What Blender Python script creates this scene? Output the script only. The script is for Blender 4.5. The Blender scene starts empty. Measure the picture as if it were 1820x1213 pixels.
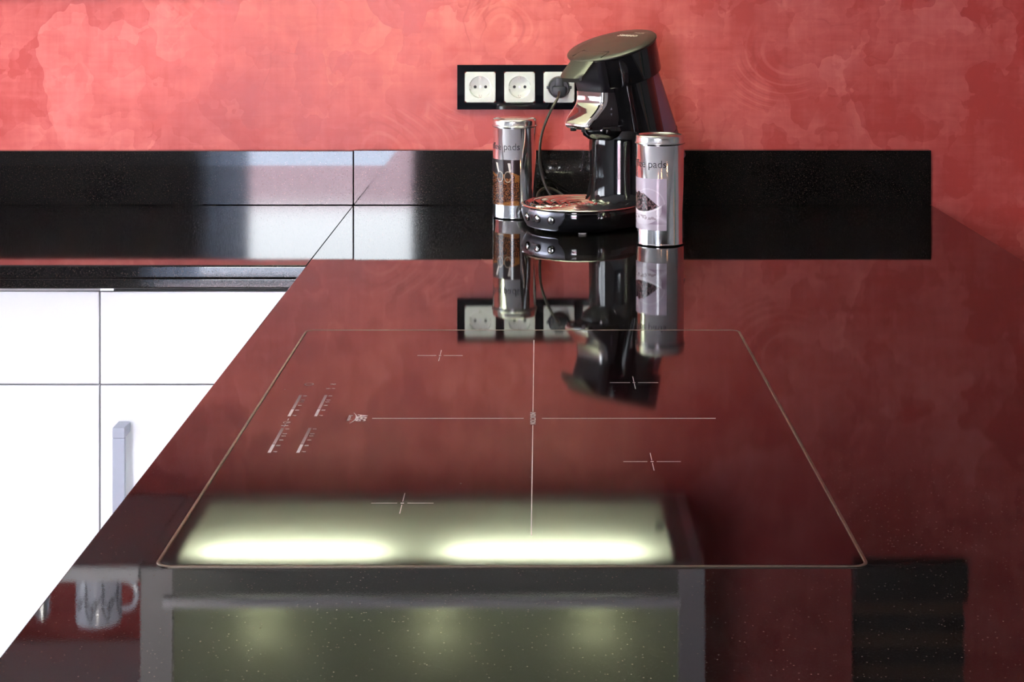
import bpy, bmesh, math, random
from mathutils import Vector, Matrix
random.seed(7)
S = bpy.context.scene
C = S.collection
PI = math.pi
W = 0.90            # worktop height above the floor
EYE = 0.4265        # camera height above the worktop
WALL = 2.957        # back wall

# ------------------------------------------------------------------ camera
cd = bpy.data.cameras.new('camera')
cam = bpy.data.objects.new('camera', cd); C.objects.link(cam)
cam.location = (0, 0, W + EYE); cam.rotation_euler = (PI/2, 0, 0)
cd.sensor_fit = 'HORIZONTAL'; cd.sensor_width = 36.0
cd.lens = 2906/1820*36
cd.shift_x = -48/1820; cd.shift_y = -663.5/1820
cd.clip_start = 0.02; cd.clip_end = 100
S.camera = cam

# ------------------------------------------------------------------ world, lights, exposure
SKY = 55.0
w = bpy.data.worlds.new('sky'); S.world = w; w.use_nodes = True
nt = w.node_tree; nt.nodes.clear()
wo = nt.nodes.new('ShaderNodeOutputWorld'); bg = nt.nodes.new('ShaderNodeBackground')
tc = nt.nodes.new('ShaderNodeTexCoord'); sx = nt.nodes.new('ShaderNodeSeparateXYZ')
rp = nt.nodes.new('ShaderNodeValToRGB')
rp.color_ramp.elements[0].position = 0.0; rp.color_ramp.elements[0].color = (0.93, 0.965, 1.0, 1)
rp.color_ramp.elements[1].position = 0.9; rp.color_ramp.elements[1].color = (0.72, 0.84, 1.0, 1)
nt.links.new(tc.outputs['Generated'], sx.inputs[0]); nt.links.new(sx.outputs['Z'], rp.inputs[0])
nt.links.new(rp.outputs[0], bg.inputs[0]); bg.inputs[1].default_value = SKY
nt.links.new(bg.outputs[0], wo.inputs[0])

def portal(loc, rot, sx_, sy_):
    l = bpy.data.lights.new('window_daylight', 'AREA'); l.shape = 'RECTANGLE'; l.size = sx_; l.size_y = sy_
    l.cycles.is_portal = True
    o = bpy.data.objects.new('window_daylight', l); C.objects.link(o); o.location = loc; o.rotation_euler = rot
RX0, RX1, RY0, RZ1 = -2.7, 2.9, -2.2, 2.55
# rear patio door (behind the camera) and left window
PD = (-1.66, -0.60, 0.005, 2.28)
LW = (1.35, 2.85, 1.02, 2.2)
portal(((PD[0]+PD[1])/2, RY0-0.10, (PD[2]+PD[3])/2), (PI/2, 0, PI), PD[1]-PD[0], PD[3]-PD[2])
portal((RX0-0.10, (LW[0]+LW[1])/2, (LW[2]+LW[3])/2), (PI/2, 0, -PI/2), LW[1]-LW[0], LW[3]-LW[2])

vs = S.view_settings
S.display_settings.display_device = 'sRGB'
vs.view_transform = 'Standard'; vs.look = 'None'; vs.exposure = 0.0; vs.gamma = 1.0; vs.use_curve_mapping = False
S.cycles.max_bounces = 12; S.cycles.diffuse_bounces = 5; S.cycles.glossy_bounces = 8; S.cycles.transmission_bounces = 8
S.cycles.sample_clamp_indirect = 20.0; S.cycles.caustics_reflective = False; S.cycles.caustics_refractive = False
S.cycles.use_denoising = True

# ------------------------------------------------------------------ node helpers
def mat(name):
    m = bpy.data.materials.new(name); m.use_nodes = True
    return m, m.node_tree, m.node_tree.nodes['Principled BSDF']
def simple(name, col, rough=0.5, metal=0.0, ior=1.5, coat=0.0, spec=0.5, noise=0.0, nscale=40, bump=0.0, emit=None, es=0.0, trans=0.0, aniso=0.0):
    m, t, b = mat(name)
    b.inputs['Base Color'].default_value = (*col, 1); b.inputs['Roughness'].default_value = rough
    b.inputs['Metallic'].default_value = metal; b.inputs['IOR'].default_value = ior
    b.inputs['Coat Weight'].default_value = coat; b.inputs['Specular IOR Level'].default_value = spec
    b.inputs['Transmission Weight'].default_value = trans; b.inputs['Anisotropic'].default_value = aniso
    if emit: b.inputs['Emission Color'].default_value = (*emit, 1); b.inputs['Emission Strength'].default_value = es
    n = t.nodes.new('ShaderNodeTexNoise'); n.inputs['Scale'].default_value = nscale; n.inputs['Detail'].default_value = 4
    co = t.nodes.new('ShaderNodeTexCoord'); t.links.new(co.outputs['Object'], n.inputs['Vector'])
    mr = t.nodes.new('ShaderNodeMapRange')
    mr.inputs['To Min'].default_value = max(0.0, rough-0.03-noise); mr.inputs['To Max'].default_value = rough+0.03+noise
    t.links.new(n.outputs['Fac'], mr.inputs['Value']); t.links.new(mr.outputs[0], b.inputs['Roughness'])
    if bump:
        bp = t.nodes.new('ShaderNodeBump'); bp.inputs['Strength'].default_value = bump; bp.inputs['Distance'].default_value = 0.001
        t.links.new(n.outputs['Fac'], bp.inputs['Height']); t.links.new(bp.outputs[0], b.inputs['Normal'])
    return m
def math_(t, op, a, b=None, clamp=False):
    n = t.nodes.new('ShaderNodeMath'); n.operation = op; n.use_clamp = clamp
    for i, v in enumerate((a, b)):
        if v is None: continue
        if isinstance(v, (int, float)): n.inputs[i].default_value = v
        else: t.links.new(v, n.inputs[i])
    return n.outputs[0]
def mixc(t, fac, a, b, mode='MIX'):
    n = t.nodes.new('ShaderNodeMix'); n.data_type = 'RGBA'; n.blend_type = mode
    if isinstance(fac, (int, float)): n.inputs[0].default_value = fac
    else: t.links.new(fac, n.inputs[0])
    for k, v in ((6, a), (7, b)):
        if isinstance(v, tuple): n.inputs[k].default_value = (*v, 1)
        else: t.links.new(v, n.inputs[k])
    return n.outputs[2]
def smooth(t, v, lo, hi, a=0.0, b=1.0):
    n = t.nodes.new('ShaderNodeMapRange'); n.interpolation_type = 'SMOOTHSTEP'
    n.inputs['From Min'].default_value = lo; n.inputs['From Max'].default_value = hi
    n.inputs['To Min'].default_value = a; n.inputs['To Max'].default_value = b
    t.links.new(v, n.inputs['Value']); return n.outputs[0]

# red trowelled plaster
def plaster():
    m, t, b = mat('red_trowelled_plaster')
    co = t.nodes.new('ShaderNodeTexCoord')
    def warp(off, sc, amt, det=3.5):
        mp = t.nodes.new('ShaderNodeMapping'); mp.inputs['Location'].default_value = off
        t.links.new(co.outputs['Object'], mp.inputs['Vector'])
        n = t.nodes.new('ShaderNodeTexNoise'); n.inputs['Scale'].default_value = sc; n.inputs['Detail'].default_value = det
        t.links.new(mp.outputs[0], n.inputs['Vector'])
        v = t.nodes.new('ShaderNodeVectorMath'); v.operation = 'MULTIPLY_ADD'
        t.links.new(n.outputs['Color'], v.inputs[0]); v.inputs[1].default_value = (amt,)*3
        t.links.new(mp.outputs[0], v.inputs[2]); return v.outputs[0]
    def patches(off, sc, wsc, wamt):
        src = warp(off, wsc, wamt)
        vo = t.nodes.new('ShaderNodeTexVoronoi'); vo.inputs['Scale'].default_value = sc; vo.inputs['Randomness'].default_value = 1.0
        t.links.new(src, vo.inputs['Vector'])
        d = t.nodes.new('ShaderNodeVectorMath'); d.operation = 'SUBTRACT'
        t.links.new(src, d.inputs[0]); t.links.new(vo.outputs['Position'], d.inputs[1])
        c = t.nodes.new('ShaderNodeVectorMath'); c.operation = 'SUBTRACT'
        t.links.new(vo.outputs['Color'], c.inputs[0]); c.inputs[1].default_value = (.5, .5, .5)
        dt = t.nodes.new('ShaderNodeVectorMath'); dt.operation = 'DOT_PRODUCT'
        t.links.new(d.outputs[0], dt.inputs[0]); t.links.new(c.outputs[0], dt.inputs[1])
        return math_(t, 'ADD', math_(t, 'MULTIPLY', dt.outputs['Value'], 1.9*sc), 0.5, True)
    def noise(off, sc, det, dist=0.0, stretch=None, rot=0):
        mp = t.nodes.new('ShaderNodeMapping'); mp.inputs['Location'].default_value = off
        if stretch: mp.inputs['Scale'].default_value = stretch; mp.inputs['Rotation'].default_value = (0, rot, 0)
        t.links.new(co.outputs['Object'], mp.inputs['Vector'])
        n = t.nodes.new('ShaderNodeTexNoise'); n.inputs['Scale'].default_value = sc; n.inputs['Detail'].default_value = det; n.inputs['Distortion'].default_value = dist
        t.links.new(mp.outputs[0], n.inputs['Vector']); return n.outputs['Fac']
    p1 = patches((0, 0, 0), 4.5, 7.0, 0.30)
    p2 = patches((3.1, 0, 1.7), 9.0, 12.0, 0.16)
    p3 = patches((7.3, 0, 4.2), 20.0, 26.0, 0.08)
    big = noise((1, 0, 2), 2.2, 3)
    blot = noise((5, 0, 9), 6.0, 5, 0.8)
    fine = noise((2, 0, 3), 26.0, 6, 0.7)
    st1 = noise((0, 0, 0), 3.0, 5, 0.3, (30, 1, 2.2))
    st2 = noise((4, 0, 0), 3.0, 5, 0.6, (3, 1, 26), 0.7)
    v = math_(t, 'ADD', math_(t, 'MULTIPLY', p1, 0.24), math_(t, 'MULTIPLY', p2, 0.14))
    v = math_(t, 'ADD', v, math_(t, 'MULTIPLY', p3, 0.08))
    v = math_(t, 'ADD', v, math_(t, 'MULTIPLY', big, 0.30))
    v = math_(t, 'ADD', v, math_(t, 'MULTIPLY', fine, 0.18))
    v = math_(t, 'ADD', v, math_(t, 'MULTIPLY', st1, 0.14))
    v = math_(t, 'ADD', v, math_(t, 'MULTIPLY', st2, 0.18))
    r = t.nodes.new('ShaderNodeValToRGB'); t.links.new(v, r.inputs[0])
    e = r.color_ramp.elements
    e[0].position = 0.51; e[0].color = (0.46, 0.050, 0.042, 1)
    e[1].position = 0.85; e[1].color = (0.68, 0.165, 0.145, 1)
    k = e.new(0.665); k.color = (0.57, 0.098, 0.085, 1)
    # saturated dark blotches
    bm_ = smooth(t, math_(t, 'ADD', math_(t, 'MULTIPLY', blot, 0.75), math_(t, 'MULTIPLY', p2, 0.22)), 0.54, 0.66)
    col = mixc(t, math_(t, 'MULTIPLY', bm_, 0.6), r.outputs[0], (0.47, 0.045, 0.038))
    # trowel arcs: thin lines where a stretched, warped voronoi has its cell edges, broken up by noise
    src = warp((9, 0, 6), 3.5, 0.35)
    ve = t.nodes.new('ShaderNodeTexVoronoi'); ve.feature = 'DISTANCE_TO_EDGE'; ve.inputs['Scale'].default_value = 7.5
    t.links.new(src, ve.inputs['Vector'])
    ln = smooth(t, ve.outputs['Distance'], 0.0, 0.02, 1.0, 0.0)
    ln = math_(t, 'MULTIPLY', ln, smooth(t, noise((8, 0, 8), 6.0, 2), 0.54, 0.66))
    col = mixc(t, math_(t, 'MULTIPLY', ln, 0.42), col, (0.38, 0.038, 0.034))
    ve2 = t.nodes.new('ShaderNodeTexVoronoi'); ve2.feature = 'DISTANCE_TO_EDGE'; ve2.inputs['Scale'].default_value = 11
    t.links.new(warp((2, 0, 11), 4.5, 0.25), ve2.inputs['Vector'])
    l2 = math_(t, 'MULTIPLY', smooth(t, ve2.outputs['Distance'], 0.0, 0.03, 1.0, 0.0), smooth(t, noise((1, 0, 7), 7.0, 2), 0.5, 0.62))
    # swirling trowel marks: concentric arcs about scattered centres
    vs3 = t.nodes.new('ShaderNodeTexVoronoi'); vs3.inputs['Scale'].default_value = 4.2
    t.links.new(warp((4, 0, 5), 2.5, 0.30, 1.0), vs3.inputs['Vector'])
    sw = math_(t, 'SINE', math_(t, 'MULTIPLY', vs3.outputs['Distance'], 95.0))
    swm = math_(t, 'MULTIPLY', smooth(t, noise((3, 0, 1), 5.5, 2), 0.55, 0.66), smooth(t, vs3.outputs['Distance'], 0.18, 0.30))
    col = mixc(t, math_(t, 'MULTIPLY', math_(t, 'MULTIPLY', smooth(t, sw, 0.75, 1.0), swm), 0.36), col, (0.38, 0.038, 0.034))
    sw2 = math_(t, 'MULTIPLY', smooth(t, sw, -0.7, -1.0), swm)
    col = mixc(t, math_(t, 'MULTIPLY', sw2, 0.20), col, (0.76, 0.24, 0.20))
    t.links.new(col, b.inputs['Base Color'])
    t.links.new(smooth(t, v, 0.4, 0.85, 0.36, 0.5), b.inputs['Roughness'])
    b.inputs['Specular IOR Level'].default_value = 0.5
    bp = t.nodes.new('ShaderNodeBump'); bp.inputs['Strength'].default_value = 0.35; bp.inputs['Distance'].default_value = 0.002
    t.links.new(v, bp.inputs['Height']); t.links.new(bp.outputs[0], b.inputs['Normal'])
    return m

def granite(name, rough, ior=1.52):
    m, t, b = mat(name)
    co = t.nodes.new('ShaderNodeTexCoord')
    n = t.nodes.new('ShaderNodeTexNoise'); n.inputs['Scale'].default_value = 620; n.inputs['Detail'].default_value = 3
    t.links.new(co.outputs['Object'], n.inputs['Vector'])
    n2 = t.nodes.new('ShaderNodeTexVoronoi'); n2.inputs['Scale'].default_value = 700
    t.links.new(co.outputs['Object'], n2.inputs['Vector'])
    f = smooth(t, n.outputs['Fac'], 0.54, 0.70)
    s = t.nodes.new('ShaderNodeSeparateColor'); t.links.new(n2.outputs['Color'], s.inputs[0])
    g = math_(t, 'MULTIPLY', smooth(t, s.outputs[0], 0.965, 0.975), smooth(t, n2.outputs['Distance'], 0.25, 0.4, 1, 0))
    col = mixc(t, f, (0.0075, 0.0070, 0.0072), (0.042, 0.028, 0.020))
    col = mixc(t, math_(t, 'MULTIPLY', g, 0.8), col, (0.16, 0.10, 0.07))
    t.links.new(col, b.inputs['Base Color'])
    t.links.new(smooth(t, n.outputs['Fac'], 0.3, 0.7, rough*0.7, rough*1.6), b.inputs['Roughness'])
    b.inputs['IOR'].default_value = ior
    bp = t.nodes.new('ShaderNodeBump'); bp.inputs['Strength'].default_value = 0.02; bp.inputs['Distance'].default_value = 0.0002
    t.links.new(n.outputs['Fac'], bp.inputs['Height']); t.links.new(bp.outputs[0], b.inputs['Normal'])
    return m

def hobglass():
    m, t, b = mat('black_ceramic_glass')
    co = t.nodes.new('ShaderNodeTexCoord')
    v = t.nodes.new('ShaderNodeTexVoronoi'); v.inputs['Scale'].default_value = 60
    t.links.new(co.outputs['Object'], v.inputs['Vector'])
    s = t.nodes.new('ShaderNodeSeparateColor'); t.links.new(v.outputs['Color'], s.inputs[0])
    g = math_(t, 'MULTIPLY', smooth(t, s.outputs[1], 0.93, 0.94), smooth(t, v.outputs['Distance'], 0.035, 0.06, 1, 0))
    col = mixc(t, g, (0.006, 0.0025, 0.003), (0.35, 0.30, 0.28))
    t.links.new(col, b.inputs['Base Color'])
    b.inputs['Roughness'].default_value = 0.05; b.inputs['IOR'].default_value = 1.37
    return m

def vcol(name, rough):
    m, t, b = mat(name)
    a = t.nodes.new('ShaderNodeVertexColor'); a.layer_name = 'Col'
    t.links.new(a.outputs[0], b.inputs['Base Color']); b.inputs['Roughness'].default_value = rough
    return m
def frosted(name, col, mixf=0.12, rough=0.25):
    m, t, b = mat(name)
    t.nodes.remove(b)
    tr = t.nodes.new('ShaderNodeBsdfTranslucent'); tr.inputs[0].default_value = (*col, 1)
    di = t.nodes.new('ShaderNodeBsdfDiffuse'); di.inputs[0].default_value = (*[c*0.6 for c in col], 1)
    gl = t.nodes.new('ShaderNodeBsdfGlossy'); gl.inputs['Roughness'].default_value = rough
    m1 = t.nodes.new('ShaderNodeMixShader'); m1.inputs[0].default_value = 0.25
    m2 = t.nodes.new('ShaderNodeMixShader')
    t.links.new(tr.outputs[0], m1.inputs[1]); t.links.new(di.outputs[0], m1.inputs[2])
    m2.inputs[0].default_value = 0.05; t.links.new(m1.outputs[0], m2.inputs[1]); t.links.new(gl.outputs[0], m2.inputs[2])
    t.links.new(m2.outputs[0], t.nodes['Material Output'].inputs[0])
    return m
def brushed():
    m, t, b = mat('brushed_tin')
    b.inputs['Base Color'].default_value = (0.78, 0.78, 0.80, 1); b.inputs['Metallic'].default_value = 1.0
    co = t.nodes.new('ShaderNodeTexCoord'); mp = t.nodes.new('ShaderNodeMapping'); mp.inputs['Scale'].default_value = (1, 1, 0.02)
    t.links.new(co.outputs['Object'], mp.inputs[0])
    n = t.nodes.new('ShaderNodeTexNoise'); n.inputs['Scale'].default_value = 300; n.inputs['Detail'].default_value = 3
    t.links.new(mp.outputs[0], n.inputs[0])
    t.links.new(smooth(t, n.outputs['Fac'], 0.3, 0.7, 0.08, 0.13), b.inputs['Roughness'])
    bp = t.nodes.new('ShaderNodeBump'); bp.inputs['Strength'].default_value = 0.05; bp.inputs['Distance'].default_value = 0.0003
    t.links.new(n.outputs['Fac'], bp.inputs['Height']); t.links.new(bp.outputs[0], b.inputs['Normal'])
    return m
def tiles():
    m, t, b = mat('grey_floor_tiles')
    co = t.nodes.new('ShaderNodeTexCoord'); br = t.nodes.new('ShaderNodeTexBrick')
    br.inputs['Color1'].default_value = (.30, .27, .25, 1); br.inputs['Color2'].default_value = (.26, .24, .22, 1); br.inputs['Mortar'].default_value = (.14, .13, .12, 1)
    br.offset = 0; br.inputs['Scale'].default_value = 1.0; br.inputs['Brick Width'].default_value = .45; br.inputs['Row Height'].default_value = .45; br.inputs['Mortar Size'].default_value = .004
    t.links.new(co.outputs['Object'], br.inputs[0]); t.links.new(br.outputs[0], b.inputs['Base Color']); b.inputs['Roughness'].default_value = .12
    return m

M = dict(
    plaster=plaster(), granite=granite('polished_black_granite', 0.017, 1.42), granite_edge=granite('polished_black_granite_upright', 0.040),
    glass=hobglass(),
    white=simple('white_lacquer', (.86, .87, .88), .22, coat=.2),
    carcass=simple('white_melamine', (.75, .75, .76), .45),
    wallwhite=simple('white_paint', (.28, .28, .28), .8, bump=.1),
    wallgrey=simple('grey_paint', (.17, .185, .21), .8, bump=.1),
    ceiling=simple('ceiling_paint', (.55, .54, .52), .85, bump=.1),
    alu=simple('brushed_aluminium', (.72, .74, .78), .30, metal=1.0, noise=.05, nscale=90),
    handle=simple('satin_handle_metal', (.36, .39, .45), .42, metal=.2),
    rim=simple('bronze_steel_rim', (.24, .20, .16), .42, metal=1.0, noise=.12, nscale=160),
    print_=simple('white_screen_print', (.80, .72, .70), .5),
    faintprint=simple('faint_screen_print', (.45, .30, .29), .5),
    gloss=simple('glossy_black_plastic', (.006, .006, .007), .05, noise=.01, coat=.3),
    satin=simple('satin_black_plastic', (.014, .014, .018), .32),
    darkgrey=simple('dark_grey_plastic', (.035, .030, .032), .36),
    lid=simple('satin_graphite_metal', (.055, .052, .046), .36, metal=.7),
    bezel=simple('graphite_metallic_bezel', (.26, .26, .30), .28, metal=.85),
    chrome=simple('chrome', (.93, .91, .90), .035, metal=1.0, noise=.0),
    traychrome=simple('pressed_chrome_tray', (.90, .84, .80), .08, metal=1.0),
    tank=simple('smoky_water_tank', (.22, .10, .14), .16, spec=.5),
    rubber=simple('grey_rubber', (.55, .55, .50), .6),
    cord=simple('black_cable', (.045, .040, .030), .35),
    plug=simple('black_plug_plastic', (.018, .02, .026), .42),
    frame=simple('black_glass_frame', (.004, .004, .006), .03, ior=1.5),
    socket=simple('cream_white_socket', (.86, .88, .80), .25),
    hole=simple('dark_pin_hole', (.01, .01, .01), .6),
    clip=simple('earth_clip_metal', (.5, .47, .40), .4, metal=1.0),
    tin=brushed(), tinlid=simple('pressed_tin_lid', (.80, .80, .80), .20, metal=1.0),
    ink=simple('grey_black_ink', (.03, .03, .035), .4),
    label=vcol('printed_label', .16),
    gap=simple('dark_joint_and_shadow', (.005, .005, .005), .7),
    frost=frosted('frosted_green_glass', (.66, .74, .54)),
    frostdiff=frosted('frosted_light_diffuser', (.86, .93, .74)),
    cabgrey=simple('grey_aluminium_frame', (.44, .43, .42), .45),
    fascia=simple('dark_fascia', (.19, .20, .17), .5),
    wood=simple('dark_brown_wood', (.10, .055, .03), .45),
    blackmetal=simple('black_painted_metal', (.012, .012, .012), .4),
    mug=simple('white_glazed_mug', (.72, .76, .85), .18), mugprint=simple('grey_twig_print', (.12, .12, .15), .4),
    floor=tiles(),
    siding=simple('pink_painted_siding', (.80, .52, .55), .7),
    terrace=simple('terrace_concrete', (.36, .38, .42), .8),
    blind=frosted('dimming_blind_cloth', (.40, .40, .41)),
    curtain=frosted('sheer_curtain', (.30, .34, .42)),
    tube=simple('lamp_tube', (.9, .9, .9), .5, emit=(1.0, 1.0, .86), es=105),
    bulb=simple('small_lamp', (.9, .9, .9), .5, emit=(1.0, .94, .70), es=30),
    halogen=simple('halogen_lamp', (1, .6, .3), .5, emit=(1.0, .50, .20), es=90),
    green=simple('green_curtain', (.10, .30, .20), .8), orange=simple('orange_wood', (.75, .33, .12), .5),
    darkcab=simple('dark_stained_cabinet', (.030, .026, .025), .5),
)

# ------------------------------------------------------------------ mesh builder
class MB:
    def sheet(s, a, b, c, d): return s.add([a, b, c, d], [(0, 1, 2, 3)])
    def __init__(s): s.v = []; s.f = []
    def add(s, vs, fs):
        o = len(s.v); s.v += [tuple(v) for v in vs]; s.f += [tuple(i+o for i in f) for f in fs]; return s
    def box(s, x0, x1, y0, y1, z0, z1, bev=0.0, seg=2):
        if bev <= 0:
            v = [(x, y, z) for x in (x0, x1) for y in (y0, y1) for z in (z0, z1)]
            return s.add(v, [(0, 1, 3, 2), (4, 6, 7, 5), (0, 4, 5, 1), (2, 3, 7, 6), (0, 2, 6, 4), (1, 5, 7, 3)])
        bm = bmesh.new(); bmesh.ops.create_cube(bm, size=1)
        for v in bm.verts: v.co = Vector(((x0+x1)/2+v.co.x*(x1-x0), (y0+y1)/2+v.co.y*(y1-y0), (z0+z1)/2+v.co.z*(z1-z0)))
        bmesh.ops.bevel(bm, geom=bm.edges[:], offset=bev, segments=seg, affect='EDGES', profile=.5)
        bm.verts.index_update()
        s.add([v.co[:] for v in bm.verts], [[v.index for v in f.verts] for f in bm.faces]); bm.free(); return s
    def loft(s, rings, cap0=True, cap1=True, closed=True):
        n = len(rings[0]); vs = [p for r in rings for p in r]; fs = []
        for i in range(len(rings)-1):
            for j in range(n if closed else n-1):
                k = (j+1) % n
                fs.append((i*n+j, i*n+k, (i+1)*n+k, (i+1)*n+j))
        if cap0: fs.append(tuple(range(n-1, -1, -1)))
        if cap1: fs.append(tuple((len(rings)-1)*n+j for j in range(n)))
        return s.add(vs, fs)
    def lathe(s, prof, seg=64, c=(0, 0), cap0=True, cap1=True):
        rings = [[(c[0]+r*math.cos(2*PI*j/seg), c[1]+r*math.sin(2*PI*j/seg), z) for j in range(seg)] for r, z in prof]
        return s.loft(rings, cap0, cap1)
    def tube(s, pts, r, seg=12, smooth_=8):
        P = [Vector(p) for p in pts]
        if smooth_ > 1 and len(P) > 2:
            Q = []
            for i in range(len(P)-1):
                p0 = P[max(i-1, 0)]; p1 = P[i]; p2 = P[i+1]; p3 = P[min(i+2, len(P)-1)]
                for k in range(smooth_):
                    u = k/smooth_
                    Q.append(0.5*((2*p1)+(-p0+p2)*u+(2*p0-5*p1+4*p2-p3)*u*u+(-p0+3*p1-3*p2+p3)*u**3))
            Q.append(P[-1]); P = Q
        rings = []; up = Vector((0.13, 0.31, 1)).normalized()
        T0 = (P[1]-P[0]).normalized(); N = up.cross(T0).normalized()
        for i, p in enumerate(P):
            T = (P[min(i+1, len(P)-1)]-P[max(i-1, 0)]).normalized()
            N = (N - T*N.dot(T)).normalized(); B = T.cross(N)
            rr = r[min(i*len(r)//len(P), len(r)-1)] if isinstance(r, (list, tuple)) else r
            rings.append([tuple(p+rr*(N*math.cos(2*PI*j/seg)+B*math.sin(2*PI*j/seg))) for j in range(seg)])
        return s.loft(rings)
    def map(s, fn): s.v = [tuple(fn(*v)) for v in s.v]; return s
    def build(s, name, m, parent=None, sm=True, loc=None, angle=35):
        me = bpy.data.meshes.new(name); me.from_pydata(s.v, [], s.f); me.update()
        bm = bmesh.new(); bm.from_mesh(me); bmesh.ops.recalc_face_normals(bm, faces=bm.faces[:]); bm.to_mesh(me); bm.free()
        if sm:
            me.polygons.foreach_set('use_smooth', [True]*len(me.polygons))
            try: me.set_sharp_from_angle(angle=math.radians(angle))
            except Exception: pass
        if sm:
            for p in me.polygons:      # big plane faces stay flat so that bevels do not bend their reflections
                if max(abs(p.normal.x), abs(p.normal.y), abs(p.normal.z)) > .99999 or len(p.vertices) > 8: p.use_smooth = False
        me.materials.append(m)
        o = bpy.data.objects.new(name, me); C.objects.link(o)
        if parent: o.parent = parent
        if loc: o.location = loc
        return o

def tag(o, label, cat, group=None):
    o['label'] = label; o['category'] = cat
    if group: o['group'] = group
    return o
def thing(name, label, cat, loc=(0, 0, 0), rz=0.0, group=None):
    o = bpy.data.objects.new(name, None); C.objects.link(o); o.empty_display_size = .05
    o.location = loc; o.rotation_euler = (0, 0, rz); return tag(o, label, cat, group)
def struct(o): o['kind'] = 'structure'; return o
def copy_tree(o, parent=None):
    c = o.copy(); C.objects.link(c); c.parent = parent
    for ch in list(o.children): copy_tree(ch, c)
    return c
def text_geo(body, size, extrude=0.0002, sx_=1.0, space=1.0, align='LEFT', bold=0.0):
    cu = bpy.data.curves.new('t', 'FONT'); cu.body = body; cu.size = size; cu.extrude = extrude; cu.align_x = align
    cu.space_character = space; cu.offset = bold; cu.resolution_u = 3
    o = bpy.data.objects.new('t', cu); C.objects.link(o)
    dg = bpy.context.evaluated_depsgraph_get(); me = bpy.data.meshes.new_from_object(o.evaluated_get(dg))
    vs = [(v.co.x*sx_, v.co.y, v.co.z) for v in me.vertices]; fs = [tuple(p.vertices) for p in me.polygons]
    bpy.data.objects.remove(o); bpy.data.curves.remove(cu); bpy.data.meshes.remove(me)
    return vs, fs

# ------------------------------------------------------------------ the setting
def plane_wall(name, x0, x1, y0, y1, z0, z1, m): return struct(MB().box(x0, x1, y0, y1, z0, z1).build(name, m, sm=False))
plane_wall('wall_back', RX0-.2, RX1+.2, WALL, WALL+.15, 0, RZ1, M['plaster'])
plane_wall('floor', RX0-.2, RX1+.2, RY0-.2, WALL+.15, -.1, 0, M['floor'])
plane_wall('ceiling', RX0-.2, RX1+.2, RY0-.2, WALL+.15, RZ1, RZ1+.1, M['ceiling'])
plane_wall('wall_right', RX1, RX1+.15, RY0, WALL, 0, RZ1, M['wallwhite'])
mb = MB()
y0, y1, z0, z1 = LW
mb.box(RX0-.15, RX0, RY0, y0, 0, RZ1); mb.box(RX0-.15, RX0, y1, WALL, 0, RZ1)
mb.box(RX0-.15, RX0, y0, y1, 0, z0); mb.box(RX0-.15, RX0, y0, y1, z1, RZ1)
struct(mb.build('wall_left', M['wallwhite'], sm=False))
mb = MB(); a, b_, c0, c1 = PD
mb.box(RX0-.15, a, RY0-.15, RY0, 0, RZ1); mb.box(b_, RX1+.15, RY0-.15, RY0, 0, RZ1)
mb.box(a, b_, RY0-.15, RY0, 0, c0); mb.box(a, b_, RY0-.15, RY0, c1, RZ1)
struct(mb.build('wall_rear', M['wallgrey'], sm=False))
# patio door frame behind the camera
d1 = MB(); t_ = .035
d1.box(a, a+t_, RY0-.12, RY0-.06, c0, c1, .004); d1.box(b_-t_, b_, RY0-.12, RY0-.06, c0, c1, .004)
d1.box(a+t_, b_-t_, RY0-.12, RY0-.06, c0, c0+.02, .004); d1.box(a+t_, b_-t_, RY0-.12, RY0-.06, c1-t_, c1, .004)
struct(d1.build('door_1', M['white']))
d2 = MB(); t_ = .05
d2.box(RX0-.12, RX0-.06, y0, y0+t_, z0, z1, .004); d2.box(RX0-.12, RX0-.06, y1-t_, y1, z0, z1, .004)
d2.box(RX0-.12, RX0-.06, y0+t_, y1-t_, z0, z0+t_, .004); d2.box(RX0-.12, RX0-.06, y0+t_, y1-t_, z1-t_, z1, .004)
d2.box(RX0-.12, RX0-.06, (y0+y1)/2-.03, (y0+y1)/2+.03, z0+t_, z1-t_, .004)
struct(d2.build('window_1', M['white']))
# terrace and neighbouring sided wall outside the patio door
struct(MB().box(-9, 6, -9, RY0-.2, -.16, -.06).build('terrace', M['terrace'], sm=False))
dk = thing('wooden_deck', 'pale grey boarded deck outside the patio door', 'deck', (-1.1, RY0-.2, -.055))
for i in range(24): MB().box(-3.0, 2.4, -.145*i-.140, -.145*i-.003, 0, .032, .003).build('deck_board', M['terrace'], dk)
nb = thing('garden_shed', 'pink horizontally boarded outbuilding seen through the patio door in reflections', 'building', (-2.2, -8.2, 0))
for i in range(17):
    o = MB().box(-3.2, 3.2, -.06, 0, i*.15, i*.15+.14, .006).build('siding_board', M['siding'], nb)
MB().box(-3.15, 3.15, -2, -.07, -.02, 2.5).build('shed_wall', M['wallwhite'], nb, sm=False)
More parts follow.
